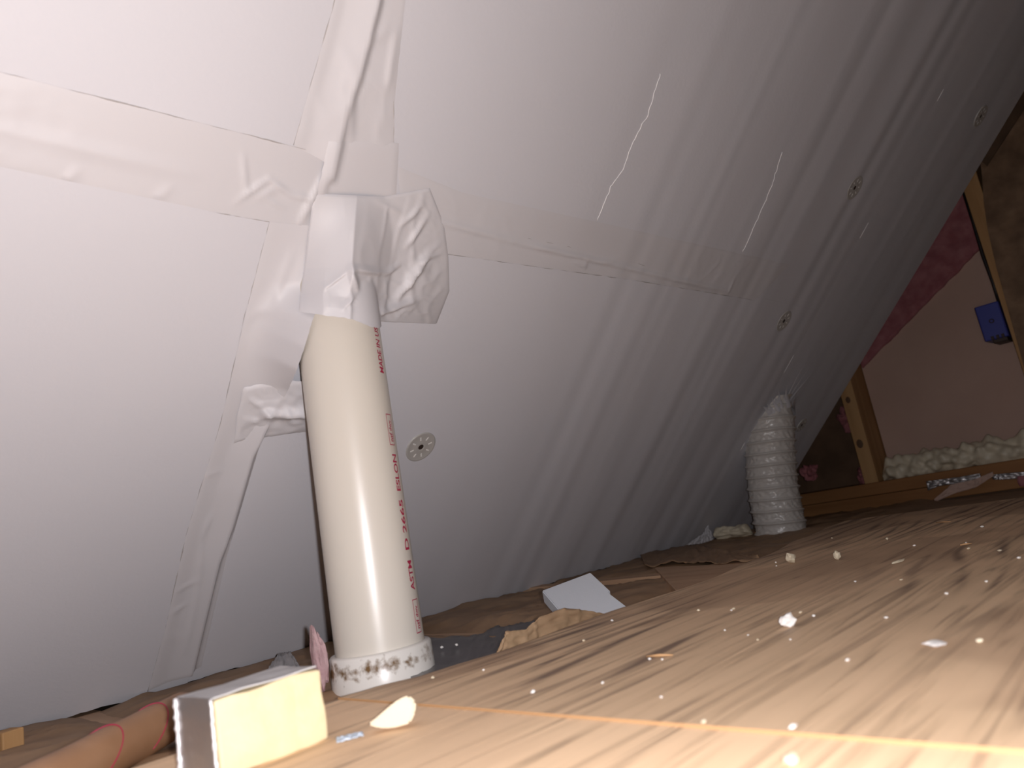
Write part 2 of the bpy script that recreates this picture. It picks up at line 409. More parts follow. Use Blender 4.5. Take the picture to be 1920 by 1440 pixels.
# lengthwise seam, right of the pipe
tape('seam_tape', P([(745, 312), (870, 362), (1120, 416), (1480, 496)]), P([(760, 465), (960, 493), (1200, 526), (1415, 562)]), seed=3.0, amp=.0006, k=24,
     creases=[cr(800, 408, 960, 452, .003, .007), cr(960, 452, 1200, 507, .0042, .006), cr(1180, 503, 1365, 546, .0042, .006), cr(1075, 488, 1098, 500, .0028, .006), cr(1000, 460, 1040, 468, .002, .005), cr(1095, 500, 1100, 482, .002, .004), cr(1120, 490, 1160, 485, .0016, .005), cr(1365, 546, 1375, 522, .002, .006)],
     label='white tape over the lengthwise seam right of the pipe')
# overlap patch across the upper tape
tape('seam_tape', P([(612, 262), (590, 365)]), P([(748, 268), (742, 372)]), seed=4.0, lift=.0016, amp=.0016, k=22, extra=fold_h, label='short white tape patch lapped above the pipe collar')
# up-slope seam below, running past the pipe to the floor; its right edge tents out to the pipe
tape('seam_tape', P([(505, 416), (465, 570), (415, 790), (350, 1000), (310, 1180), (277, 1296)]),
     P([(640, 430, .004), (606, 545, .024), (586, 600, pipe_hit(586, 600)), (571, 650, pipe_hit(571, 650)), (557, 692, pipe_hit(557, 692)), (540, 732, .022), (510, 785, .004), (484, 845, .001), (425, 1045), (377, 1250)]), seed=5.0, amp=.0016, k=24, lift=.0009, aniso=(1.5, .9),
     creases=[
              cr(378, 1010, 372, 1090, .0022, .005), cr(395, 965, 378, 1010, .0022, .005), cr(372, 1090, 345, 1220, .0016, .005),
              cr(530, 500, 512, 560, .002, .006), cr(545, 470, 530, 520, .0016, .006), cr(330, 1110, 370, 1085, .0014, .005), cr(322, 1150, 350, 1130, .0014, .004), cr(360, 900, 420, 880, .0012, .005)], prof=2.6, extra=fold2_h,
     label='white wrinkled tape on the seam running down to the floor')
# crumpled scrap of tape bridging to the pipe
def knot(X, s, h):
    return h + .010 * max(0, 1 - seg_dist((X, s), on_slope(492, 766), on_slope(585, 754))[0] / .011) ** 1.3
tape('seam_tape', P([(456, 726, .002), (445, 775, .002), (438, 830, .001)]), P([(590, 714, .034), (592, 765, .026), (594, 806, .010)]), dens=.003, seed=6.0, lift=.0030, amp=.0024, k=40, extra=knot, fray=.0015,
     creases=[cr(495, 768, 470, 745, .003, .005), cr(495, 768, 465, 790, .003, .005), cr(495, 768, 520, 730, .003, .006)],
     label='crumpled white tape scrap left of the pipe')
# seam towards the gable: only a thin caulked joint
for k_, (s0, n_) in enumerate(((.30, 3), (.52, 5), (.86, 4), (1.16, 3), (1.42, 6), (1.75, 4))):
    pts = [sl(Xr + .0015 * nz(i * .9 + k_, 4), s0 + i * .012, ripple(Xr, s0 + i * .012) - .0002) for i in range(n_)]
    o = link('seam_bead', tube('seam_bead', pts, [.0008 + .0010 * abs(nz(i * 1.7, k_)) for i in range(n_)], 6), None, M['crack']); under(o, ceiling)
# raised hairline creases in the facing
for pts in ([(1238, 138), (1215, 215), (1185, 270), (1168, 320), (1145, 350), (1120, 413)], [(1466, 285), (1446, 350), (1420, 410), (1392, 472)]):
    Q = P(pts); n = 60; vv = []
    for i in range(n):
        X, s = polyline([q_[:2] for q_ in Q], i / (n - 1)); X += nz(i * .35, pts[0][0]) * .0034 + nz(i * .9, 3.3) * .0012
        vv.append(sl(X, s, ripple(X, s) + .0002))
    o = link('facing_crease', tube('facing_crease', vv, [.0007 + .0003 * nz(i * .6, 8) for i in range(n)], 6), None, M['crack']); under(o, ceiling)

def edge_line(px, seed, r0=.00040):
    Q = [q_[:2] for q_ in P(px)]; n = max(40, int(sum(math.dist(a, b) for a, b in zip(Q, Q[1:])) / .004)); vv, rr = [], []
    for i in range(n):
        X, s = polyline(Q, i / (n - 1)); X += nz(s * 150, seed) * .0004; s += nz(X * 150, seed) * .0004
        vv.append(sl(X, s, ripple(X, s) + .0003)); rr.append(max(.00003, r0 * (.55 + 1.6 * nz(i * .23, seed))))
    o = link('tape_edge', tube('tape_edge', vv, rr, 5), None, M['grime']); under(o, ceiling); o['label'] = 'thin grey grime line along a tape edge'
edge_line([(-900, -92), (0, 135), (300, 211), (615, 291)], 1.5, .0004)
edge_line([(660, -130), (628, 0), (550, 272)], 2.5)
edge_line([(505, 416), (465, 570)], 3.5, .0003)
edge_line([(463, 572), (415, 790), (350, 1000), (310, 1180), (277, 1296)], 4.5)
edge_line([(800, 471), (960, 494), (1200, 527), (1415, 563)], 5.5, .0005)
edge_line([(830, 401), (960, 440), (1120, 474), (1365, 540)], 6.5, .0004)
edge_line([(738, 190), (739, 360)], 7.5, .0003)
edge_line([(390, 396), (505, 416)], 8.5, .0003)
# crumpled collar of tape closing the gap round the pipe
ctrl = [[(588, 362, 0), (630, 364, .003), (668, 366, .006), (722, 368, .001), (805, 352, 0)],
        [(578, 430, .002), (618, 432, .014), (662, 432, .027), (735, 435, .004), (832, 420, 0)],
        [(570, 500, .008), (608, 502, .026), (657, 502, .046), (735, 497, .007), (840, 482, 0)],
        [(563, 548, .018), (603, 552, pipe_hit(603, 552, .005)), (655, 556, .056), (726, 558, .018), (842, 545, 0)],
        [(560, 583, .034), (603, 589, pipe_hit(603, 589)), (655, 596, pipe_hit(655, 596)), (722, 601, .034), (818, 606, 0)]]
G = [[(*on_slope(*p), p[2]) for p in row] for row in ctrl]
col_cr = [cr(655, 500, 720, 510, .006, .007), cr(655, 500, 668, 545, .006, .006), cr(668, 545, 640, 575, .004, .006), cr(720, 510, 745, 495, .005, .006),
          cr(600, 540, 650, 505, .004, .006), cr(690, 520, 675, 570, .005, .005), cr(740, 560, 800, 470, .007, .008),
          cr(700, 590, 770, 560, .006, .007), cr(760, 460, 800, 400, .005, .006), cr(750, 420, 790, 380, .004, .006), cr(775, 490, 830, 470, .004, .006), cr(745, 395, 700, 372, .003, .006)]
def collar_f(u, v):
    ku, kv = u * 4, v * 4; i, j = min(int(ku), 3), min(int(kv), 3); a, b = ku - i, kv - j
    q = [sum(w * G[jj][ii][c] for w, jj, ii in (((1 - a) * (1 - b), j, i), (a * (1 - b), j, i + 1), ((1 - a) * b, j + 1, i), (a * b, j + 1, i + 1))) for c in range(3)]
    X, s, h = q
    # soften the facets away from the central fold
    edge = min(1, 7 * min(u, 1 - u), 7 * min(v, 1 - v) + .15)
    rim = u in (0, 1) or v == 0
    h += ripple(X, s) + (.0010 if rim else .0022) + (wrinkle(X, s, 24, 11.0, .0030) + wrinkle(X, s, 45, 31.0, .0018) + .0012 * max(0, 1 - abs(nz(X * 34, s * 14, 41)) * 5)) * edge * (.25 if u < .45 and v < .55 else 1)
    # creases are placed where the fold is seen, allowing for the height of the film
    px = sum(w * ctrl[jj][ii][0] for w, jj, ii in (((1 - a) * (1 - b), j, i), (a * (1 - b), j, i + 1), ((1 - a) * b, j + 1, i), (a * b, j + 1, i + 1)))
    py = sum(w * ctrl[jj][ii][1] for w, jj, ii in (((1 - a) * (1 - b), j, i), (a * (1 - b), j, i + 1), ((1 - a) * b, j + 1, i), (a * b, j + 1, i + 1)))
    h += crease_h(*on_slope(px, py), col_cr) * edge
    if abs(X - PX) < PR: h = max(h, pipe_h(X, s) + .0015)
    if v == 1: s += nz(X * 160, 3) * .001
    return sl(X, s, h)
collar = link('tape_collar', grid('tape_collar', 110, 92, collar_f), None, M['tape'])
tag(collar, 'crumpled white tape collar wrapped over the top of the pipe', 'tape')

# ------------------------------------------------------------------ plastic cap washers
def washer(px, py, label, ang=0.0, r=.0245):
    X, s = on_slope(px, py); root = empty('cap_washer')
    Mx = Matrix((Vector((1, 0, 0)), UPS, N_IN)).transposed().to_4x4()
    root.matrix_world = Matrix.Translation(sl(X, s, ripple(X, s) + .0002)) @ Mx @ Matrix.Rotation(ang, 4, 'Z')
    link('disc', lathe('disc', [(.0042, .0006), (.006, .0014), (.008, .0009), (r - .003, .0012), (r - .001, .0016), (r, .0008), (r, -.001)], 40), root, M['washer'])
    link('screw', lathe('screw', [(.0001, .0012), (.003, .0013), (.0043, .0008), (.0043, -.002)], 16), root, M['dark'])
    rib = box_mesh('rib', (.012, -.0011, .0004), (.018, .0011, .0015), .0003, 1)
    for i in range(8):
        c = link('rib', rib, root, M['rib']); c.rotation_euler = (0, 0, i * math.pi / 4 + .2)
    return tag(root, label, 'washer', 'cap washers on the sloped boards')
washer(789, 838, 'round grey plastic cap washer just right of the standing pipe', .2)
washer(1602, 352, 'round cap washer below the right-hand crease, left of the far seam', .9)
washer(1470, 602, 'round cap washer above the ribbed duct, left of the far seam', .4)
washer(1838, 218, 'round cap washer highest on the board edge near the gable', .1)
washer(1503, 797, 'round cap washer beside the top of the ribbed duct', .6, .021)

# ================================================================== FLOOR
floor = tag(empty('floor', (.3, 0, FLOOR_Z)), kind='structure')
EDGE = [(-1.3, .545), (.29, .542), (.327, .533), (.368, .517), (.457, .505), (.62, .513), (.79, .503), (1.00, .530), (1.24, .572), (1.47, .602), (1.56, .606)]
def ply_edge(X):
    """the sheets were cut by hand: the eave edge wanders"""
    for (a, ya), (b, yb) in zip(EDGE, EDGE[1:]):
        if X <= b: return ya + (yb - ya) * smooth(a, b, X)
    return EDGE[-1][1]
PLY_EDGE = .512
def ply_sheet(X0, X1, Y0, Y1, ztop, label, mt):
    bm = bmesh.new()
    nx = 160
    top, bot = [], []
    for i in range(nx + 1):
        X = X0 + (X1 - X0) * i / nx
        e = ply_edge(X) + nz(X * 30, 1.5) * .0012
        top.append((X, e)); bot.append((X, Y0))
    ring = bot + top[::-1]
    f = bm.faces.new([bm.verts.new((x, y, ztop)) for x, y in ring])
    if f.normal.z < 0: f.normal_flip()
    ex = bmesh.ops.extrude_face_region(bm, geom=[f])
    for v in [q for q in ex['geom'] if isinstance(q, bmesh.types.BMVert)]: v.co.z -= .015
    bmesh.ops.recalc_face_normals(bm, faces=bm.faces[:])
    me = bpy.data.meshes.new('plywood_sheet'); bm.to_mesh(me); bm.free()
    me.materials.append(mt); me.materials.append(M['ply_edge'])
    for p in me.polygons:
        if abs(p.normal.z) < .5: p.material_index = 1
    o = bpy.data.objects.new('plywood_sheet', me); C.objects.link(o); under(o, floor); o['label'] = label
    return o
SEAM_X = .300
ply_sheet(SEAM_X + .0008, 1.545, -1.3, PLY_EDGE, PLY_Z + .0014, 'weathered plywood sheet running towards the gable', M['ply'])
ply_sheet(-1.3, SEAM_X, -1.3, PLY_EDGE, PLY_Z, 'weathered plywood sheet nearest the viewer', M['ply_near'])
JX = [-.968, -.562, -.156, .250, .656, 1.062, 1.468, 1.874]
for x in JX:
    o = link('joist', box_mesh('joist', (x - .019, -1.3, FLOOR_Z - .18), (x + .019, 1.19, FLOOR_Z + (.0035 if abs(x - 1.062) < .01 else -.006)), .002), None, M['joist']); under(o, floor)

def batt(i, x0, x1, label, puff=.004):
    def f(u, v):
        X = x0 + (x1 - x0) * u; Y = -.3 + 1.36 * v
        side = min(1, 8 * min(u, 1 - u))
        open_ = smooth(.60, .66, Y)
        z = FLOOR_Z - .002 - .006 * (1 - side) + open_ * (puff * side + (nz(X * 9, Y * 9, i) * .006 + max(0, 1 - abs(nz(X * 13, Y * 17, i + 3)) * 5) * .004) * side) - (1 - open_) * .004
        return Vector((X, Y, z))
    o = link('insulation_batt', grid('insulation_batt', 46, 170, f), None, M['kraft']); solid(o, .14, -1)
    return tag(o, label, 'insulation', 'kraft-faced batts between the joists')
bl = ['brown paper-faced batt in the bay at the far left corner', 'brown paper-faced batt around the foot of the pipe', 'brown paper-faced batt under the white foam offcut',
      'brown paper-faced batt beyond the bare joist', 'brown paper-faced batt around the ribbed duct', 'brown paper-faced batt against the gable plate']
bays = [(-.155, .2490), (.2510, .655), (.657, 1.043), (1.081, 1.467), (1.469, 1.873), (1.875, 2.258)]
for i, ((a, b), l) in enumerate(zip(bays, bl)): batt(i * 3.7, a, b, l)

# ================================================================== GABLE WALL AND ROOF DECK
GX = 2.26
GD = .140            # depth of the gable framing
gable = tag(empty('wall_gable', (GX, .5, FLOOR_Z)), kind='structure')
def gpart(name, me, m_, label=None):
    o = link(name, me, None, m_); under(o, gable)
    if label: o['label'] = label
    return o
gpart('bottom_plate', box_mesh('bottom_plate', (GX, -1.3, FLOOR_Z - .004), (GX + GD, 1.25, FLOOR_Z + .033), .002), M['plate'])
gpart('bottom_plate', box_mesh('bottom_plate', (GX + .002, -1.3, FLOOR_Z + .034), (GX + GD, 1.25, FLOOR_Z + .070), .002), M['plate'])
PT = FLOOR_Z + .070
gpart('stud', box_mesh('stud', (GX, .769, PT), (GX + GD, .809, .42), .0015), M['stud'])
gpart('stud', box_mesh('stud', (GX, .305, PT), (GX + GD, .345, .95), .0015), M['stud'])
gpart('stud', box_mesh('stud', (GX, -.155, PT), (GX + GD, -.115, 1.35), .0015), M['stud'])
def knot_spot(y, z, r):
    me = lathe('knot', [(.0001, .0006), (r * .6, .0005), (r, -.0005)], 18)
    o = gpart('knot', me, M['deck']); o.matrix_basis = Matrix.Translation((GX, y, z)) @ Matrix.Rotation(-math.pi / 2, 4, 'Y') @ Matrix.Diagonal((1.4, 1, 1, 1))
    o.matrix_parent_inverse = Matrix.Translation(gable.location).inverted()
q = on_x(1612, 832, GX); knot_spot(q.y, q.z, .012)
q = on_x(1590, 750, GX); knot_spot(q.y, q.z, .009)
def extr(name, poly_yz, x0, x1):
    n = len(poly_yz); v = [Vector((x0, y, z)) for y, z in poly_yz] + [Vector((x1, y, z)) for y, z in poly_yz]
    fs = [tuple(range(n)), tuple(range(2 * n - 1, n - 1, -1))] + [(i, i + n, (i + 1) % n + n, (i + 1) % n) for i in range(n)]
    me = mesh(name, v, fs, False); bm = bmesh.new(); bm.from_mesh(me); bmesh.ops.recalc_face_normals(bm, faces=bm.faces[:]); bm.to_mesh(me); bm.free(); return me
gpart('sheathing', extr('sheathing', [(-1.3, FLOOR_Z - .1), (1.3, FLOOR_Z - .1), (1.3, 0), (-1.3, 2.4)], GX + GD + .004, GX + GD + .016), M['deck'])
PXF = GX + .122
pa = on_x(1690, 578, PXF); pb = on_x(1842, 428, PXF)
gpart('wall_panel', extr('wall_panel', [(.767, PT), (.767, pa.z - (.767 - pa.y) * .15), (pa.y, pa.z), (pb.y, pb.z), (.347, pb.z + .004), (.347, PT)], PXF, PXF + .012), M['panel'], 'beige foam panel between the studs')
gpart('wall_panel', extr('wall_panel', [(.303, PT), (.303, .6), (-.113, .9), (-.113, PT)], PXF, PXF + .012), M['panel'], 'beige foam panel right of the bowed board')
# brown board lapped over the right stud, its left edge bowed
e = []
for (x, y) in ((1921, 690), (1893, 590), (1868, 500), (1852, 430), (1845, 380), (1842, 335), (1838, 300)):
    p = on_x(x, y, 2.25); e.append((p.y, p.z))
lowz = e[0]
pl = [(.345, .08), (.335, .16)] + e + [(e[-1][0] - .01, .72), (-.35, 1.30), (-.9, 1.80), (-1.3, 1.9), (-1.3, .08)]
gpart('brown_board', extr('brown_board', pl, 2.247, 2.2585), M['osb'], 'dark brown blotchy board with a bowed left edge')
deck = tag(link('roof_deck', box_mesh('roof_deck', (0, 0, 0), (1, 1, 1)), None, M['deck']), kind='structure')
me = deck.data
for v in me.vertices:
    X = 1.95 if v.co.x < .5 else 2.40; s = -.35 + v.co.y * 3.2; h = -.15 - v.co.z * .012
    v.co = sl(X, s, h)
raft = tag(empty('trim_rafters', BASE), kind='structure')
for x in (.67, 1.08, 1.47, 1.93):
    me = box_mesh('rafter', (0, 0, 0), (1, 1, 1))
    for v in me.vertices: v.co = sl(x + .038 * v.co.x, -.05 + 2.6 * v.co.y, -.028 - .115 * v.co.z)
    under(link('rafter', me, None, M['joist']), raft)

# pink insulation
def fluff(name, verts_f, nu, nv, thick, label, amp=.012, seed=0):
    def f(u, v):
        p = verts_f(u, v); ed = min(1, 8 * min(u, 1 - u), 8 * min(v, 1 - v))
        n = nz(p.y * 22, p.z * 22 + p.x * 15, seed) * amp + nz(p.y * 70, p.z * 70 + p.x * 50, seed) * amp * .4
        return p + Vector((-1, 0, 0)) * n * (.4 + .6 * ed) + Vector((0, nz(p.z * 40, seed), nz(p.y * 40, seed + 2))) * amp * .35
    o = link(name, grid(name, nu, nv, f), None, M['pink']); solid(o, thick, 1.0); return tag(o, label, 'insulation')
fluff('pink_insulation', lambda u, v: Vector((GX + .110, .352 + .41 * u, .30 + .62 * v + .25 * (1 - u))), 50, 60, .018, 'pink fibreglass showing in the wedge above the beige panel', .008, 3)
# (small pink tufts are placed with the loose things below)
# spray foam bead on the plate
def bead(y0, y1, x0, z0, rx, rz, name, label, seed, n=150):
    def f(u, v):
        y = y0 + (y1 - y0) * v; a = 2 * math.pi * u
        r = 1 + .55 * nz(y * 22, math.cos(a) * 1.1 + seed, math.sin(a) * 1.1) 
        d = noise.voronoi(Vector((y * 38, math.cos(a) * 1.5, math.sin(a) * 1.5 + seed)))[0]
        r = r * .80 + .42 * (1 - min(1, d[0] * 1.5))
        t = min(1, 40 * v + .3, 9 * (1 - v) + .25) ** .5
        return Vector((x0 + rx * r * math.cos(a) * t, y, z0 + rz * (.8 + r * math.sin(a)) * t))
    o = link(name, grid(name, 40, n, f, wrap=True), None, M['bead']); return tag(o, label, 'spray foam')
bead(.766, -.45, GX + .062, PT - .006, .044, .040, 'spray_foam', 'lumpy cream spray foam bead along the gable plate', 4.0, 300)
# blue electrical box on the side of the right stud
bx = empty('electrical_box', (GX + .02, .375, .31))
def bpart(name, lo, hi, m_, bev=.002): return link(name, box_mesh(name, lo, hi, bev), bx, m_)
bpart('body', (-.03, -.027, -.046), (.05, .029, .052), M['blue'], .003)
bpart('clamp', (-.025, -.022, -.056), (.045, .012, -.044), M['dark'])
ring = lathe('knockout', [(.0035, .0012), (.0048, .0016), (.0062, .0)], 20)
o = link('knockout', ring, bx, M['dark']); o.matrix_basis = Matrix.Translation((-.030, 0, .004)) @ Matrix.Rotation(-math.pi / 2, 4, 'Y')
for k in range(3):
    bpart('tab', (-.0325, -.018 + k * .012, -.046), (-.029, -.011 + k * .012, -.036), M['dark'], .0008)
tag(bx, 'blue plastic electrical box fixed to the side of the far right stud', 'electrical box')
cb = link('cable', tube('cable', [Vector((GX + .03, .352, .36)), Vector((GX + .028, .351, .42)), Vector((GX + .03, .354, .50)), Vector((GX + .035, .352, .60)), Vector((GX + .03, .350, .72))], .0045, 10), None, M['cable'])
tag(cb, 'black cable rising along the stud above the blue box', 'cable')

# ================================================================== PIPE
pipe = empty('vent_pipe', (PX, PY, FLOOR_Z - .03))
link('pipe', lathe('pipe', [(PR, .03), (PR, .2), (PR, .4), (PR, .75)], 96), pipe, M['pvc'])
RIM = -.092
cz = RIM - pipe.location.z
ro = PR + .0062
cp = link('coupling', lathe('coupling', [(PR + .0002, .0005), (ro - .0015, .0), (ro, -.002), (ro + .0006, -.03), (ro + .0012, -.09)], 96), pipe, M['coupling'])
cp.location = (0, 0, cz)
# printed lettering, reading up the pipe, wrapped round the wall
view_ang = math.atan2(-PY, -PX)
TXT_ANG = view_ang + math.radians(61)
def text_mesh(body, size):
    cu = bpy.data.curves.new('lettering', 'FONT'); cu.body = body; cu.size = size; cu.resolution_u = 3; cu.offset = .0004
    ob = bpy.data.objects.new('lettering', cu); C.objects.link(ob)
    dg = bpy.context.evaluated_depsgraph_get(); me = bpy.data.meshes.new_from_object(ob.evaluated_get(dg))
    bpy.data.objects.remove(ob); bpy.data.curves.remove(cu); return me
def wrap(me, z0, z1, hgt):
    xs = [v.co.x for v in me.vertices]; ys = [v.co.y for v in me.vertices]; x0, x1 = min(xs), max(xs); y0, y1 = min(ys), max(ys)
    for v in me.vertices:
        z = z0 + (v.co.x - x0) / (x1 - x0) * (z1 - z0); w = ((v.co.y - y0) / (y1 - y0) - .5) * hgt
        a = TXT_ANG - w / PR
        v.co = Vector(((PR + .0004) * math.cos(a), (PR + .0004) * math.sin(a), z))
    return me
def pz(px, py):                                   # height on the printed line of the pipe
    p = Vector((PX + PR * math.cos(TXT_ANG), PY + PR * math.sin(TXT_ANG)))
    d = ray(px, py); t = (d.x * p.x + d.y * p.y) / (d.x * d.x + d.y * d.y); return d.z * t - pipe.location.z
def letters(body, pl, ph, hgt=.0085):
    o = link('lettering', wrap(text_mesh(body, .02), pz(*pl), pz(*ph), hgt), pipe, M['ink']); o['label'] = 'red printed lettering'
letters('MADE IN USA', (710, 700), (694, 603))
letters('ESLON', (738, 922), (730, 853))
letters('D 2665', (757, 1032), (744, 938))
letters('ASTM', (768, 1108), (760, 1052))
def mark(pl, ph, hgt=.0105):
    """a thin rectangular outline holding small print"""
    vs_, fs = [], []
    z0, z1 = pz(*pl), pz(*ph); t = .0009
    def bar(za, zb, wa, wb):
        k = len(vs_); n = 6
        for i in range(n + 1):
            w = wa + (wb - wa) * i / n; a = TXT_ANG - w / PR
            for z in (za, zb): vs_.append(Vector(((PR + .0004) * math.cos(a), (PR + .0004) * math.sin(a), z)))
        for i in range(n): fs.append((k + 2 * i, k + 2 * i + 1, k + 2 * i + 3, k + 2 * i + 2))
    h = hgt / 2
    bar(z0, z0 + t, -h, h); bar(z1 - t, z1, -h, h); bar(z0, z1, -h, -h + t * .8); bar(z0, z1, h - t * .8, h)
    o = link('print_frame', mesh('print_frame', vs_, fs, False), pipe, M['ink'])
    link('lettering', wrap(text_mesh('nsf', .02), z0 + (z1 - z0) * .12, z0 + (z1 - z0) * .40, hgt * .62), pipe, M['ink'])
    link('lettering', wrap(text_mesh('dwv', .02), z0 + (z1 - z0) * .46, z0 + (z1 - z0) * .80, hgt * .5), pipe, M['ink'])
mark((728, 836), (716, 778)); mark((778, 1188), (767, 1125))
tag(pipe, 'cream plastic vent pipe standing in a white coupling with red print', 'pipe')

# ================================================================== FLEX DUCT
A0, A1 = Vector((1.70, .83, -.165)), Vector((1.705, .775, .20))
def duct_f(u, v):
    t = v; a = 2 * math.pi * u
    c = A0.lerp(A1, t) + Vector((.0, .018 * math.sin(math.pi * t), 0))
    phase = t * 13.2 + u; fr = phase - math.floor(phase)
    r = .0600 - .0026 * math.sin(math.pi * fr) + .0046 * math.exp(-((min(fr, 1 - fr)) / .095) ** 2)
    wr = nz(math.cos(a) * 9 + fr * 3, math.sin(a) * 9, phase * 2.2); r += .0022 * wr * (1 - math.exp(-(min(fr, 1 - fr) / .12) ** 2))
    wr2 = max(0, 1 - abs(nz(math.cos(a) * 5 + fr * 1.5, math.sin(a) * 5 - fr, math.floor(phase) * 3.3)) * 5); r += .0026 * wr2 * math.sin(math.pi * fr)
    r *= 1 - .22 * smooth(.80, .97, t)
    return c + Vector((math.cos(a) * r, math.sin(a) * r, (0.25 * .0 + .0)))
duct = link('flex_duct', grid('flex_duct', 96, 300, duct_f, wrap=True), None, M['duct'])
tag(duct, 'white ribbed flexible duct rising into the slope near the gable', 'duct')
# torn plastic sealing the duct to the board: a fan of thin crinkled slivers
seal = empty('duct_seal', sl(1.70, (.146 - FLOOR_Z) / R2, 0))
random.seed(5)
def sliver(a, L, w, h0):
    X0, s0 = 1.705 + .045 * math.cos(a), (.155 - FLOOR_Z) / R2 + .05 * math.sin(a)
    n = 8; vs_, fs = [], []
    for i in range(n + 1):
        t = i / n; X = X0 + math.cos(a) * L * t + .004 * nz(t * 5, a * 9); s = s0 + math.sin(a) * L * t
        h = h0 * (1 - t) ** 1.5 + .001 + .002 * abs(nz(t * 6, a * 5)); ww = w * (1 - t * .9)
        for k in (-1, 0, 1):
            vs_.append(sl(X - math.sin(a) * ww * k, s + math.cos(a) * ww * k, h + (.002 if k == 0 else 0) * (1 - t)))
    for i in range(n):
        for k in (0, 1): b = i * 3 + k; fs.append((b, b + 1, b + 4, b + 3))
    o = link('torn_flap', mesh('torn_flap', vs_, fs), None, M['tape']); under(o, seal)
for i in range(15): sliver(random.uniform(.05, math.pi - .2), random.uniform(.02, .055), random.uniform(.004, .010), random.uniform(.012, .03))
for i in range(4): sliver(random.uniform(1.0, 1.7), random.uniform(.08, .14), .003, .006)
tag(seal, 'torn white plastic strips sealing the duct to the sloped board', 'plastic')

# ================================================================== LOOSE THINGS
# foil-faced foam block in the foreground
Z0 = PLY_Z
blk = empty('foam_block', (.1960, .4560, Z0)); blk.rotation_euler = (0, 0, math.radians(4))
def blk_part(name, lo, hi, m_, bev=.0012, rough=0.0, seed=0):
    me = box_mesh(name, lo, hi, bev)
    if rough:
        bm = bmesh.new(); bm.from_mesh(me); bmesh.ops.subdivide_edges(bm, edges=bm.edges[:], cuts=6, use_grid_fill=True)
        for v in bm.verts: v.co += Vector([nz(v.co.x * 60 + k * 7, v.co.y * 60, v.co.z * 60 + seed) * rough for k in range(3)])
        bm.to_mesh(me); bm.free()
    return link(name, me, blk, m_)
blk_part('foam_core', (-.034, -.0235, .0004), (.0350, .022, .0425), M['polyiso'], .0015, .0016, 1)
blk_part('foil_facing', (-.0356, -.0225, .001), (-.0345, .0222, .0440), M['foil'], .0003, .0008, 5)
blk_part('paper_facing', (-.0350, -.0215, .0430), (.0335, .0225, .0440), M['facer'], .0003, .0010, 8)
link('torn_edge', tube('torn_edge', [Vector((-.0355 + .0008 * nz(i * .7, 1), -.0228 + .0008 * nz(i * .9, 2), .001 + i * .0021)) for i in range(21)], [.0009 + .0013 * abs(nz(i * 1.3, 3)) for i in range(21)], 6), blk, M['foil_edge'])
link('torn_edge', tube('torn_edge', [Vector((-.0358 + .0006 * nz(i * .7, 4), .0222 + .0008 * nz(i * .9, 5), .001 + i * .0021)) for i in range(21)], [.0011 + .0022 * abs(nz(i * 1.3, 6)) for i in range(21)], 6), blk, M['foil_edge'])
tag(blk, 'thick yellow foam block with foil facing in the near foreground', 'foam block')
# rolled kraft tube beside it
ta, tb = Vector((.085, .552, -.1065)), Vector((.240, .706, -.1065))
tx = (tb - ta).normalized(); ty = Vector((0, 0, 1)); tz_ = tx.cross(ty)
def roll(u, v):
    a = -1.2 + u * 7.6; r = .0175 - .0022 * u + .0008 * nz(v * 5, u * 3)
    return ta.lerp(tb, v) + ty * math.sin(a) * r + tz_ * math.cos(a) * r
kr = empty('paper_roll', ta.lerp(tb, .5))
o = link('paper', grid('paper', 60, 40, roll), None, M['roll']); solid(o, .0006); under(o, kr)
for v0 in (.40, .70):
    pts = []
    for i in range(30):
        a = -.6 + i / 29 * 3.6; p = ta.lerp(tb, v0 + .10 * math.sin(a * 1.1)) + ty * math.sin(a) * .0181 + tz_ * math.cos(a) * .0181; pts.append(p)
    o = link('red_line', tube('red_line', pts, .00045, 6), None, M['ink']); under(o, kr)
tag(kr, 'curled tan paper roll with thin red lines behind the yellow block', 'paper')

def lump(name, loc, dims, m_, label, cat, group=None, seed=0, rot=0.0, sub=2, rough=.28):
    bm = bmesh.new(); bmesh.ops.create_icosphere(bm, subdivisions=sub, radius=1)
    for v in bm.verts:
        d = v.co.normalized(); k = 1 + rough * nz(d.x * 1.6 + seed, d.y * 1.6, d.z * 1.6 - seed) * 2
        v.co = Vector((d.x * dims[0] * k, d.y * dims[1] * k, d.z * dims[2] * k))
    mz = min(v.co.z for v in bm.verts)
    for v in bm.verts: v.co.z -= mz
    me = bpy.data.meshes.new(name); bm.to_mesh(me); bm.free()
    o = link(name, me, None, m_); o.location = loc; o.rotation_euler = (0, 0, rot)
    return tag(o, label, cat, group)
q = on_x(1592, 800, GX + .05)
lump('pink_tuft', q - Vector((0, 0, .02)), (.02, .024, .036), M['pink'], 'tuft of pink fibreglass behind the far stud top', 'insulation', None, 7.7, .4, 3, .45)
q = on_x(1618, 903, GX + .05)
lump('pink_tuft', Vector((q.x, .828, PT)), (.018, .014, .022), M['pink'], 'tuft of pink fibreglass at the foot of the far stud', 'insulation', None, 9.1, .2, 3, .45)
q = on_x(1520, 890, 2.13)
lump('pink_tuft', q - Vector((0, 0, .02)), (.016, .024, .022), M['pink'], 'small pink tuft peeking out right of the ribbed duct', 'insulation', None, 4.2, .9, 3, .45)
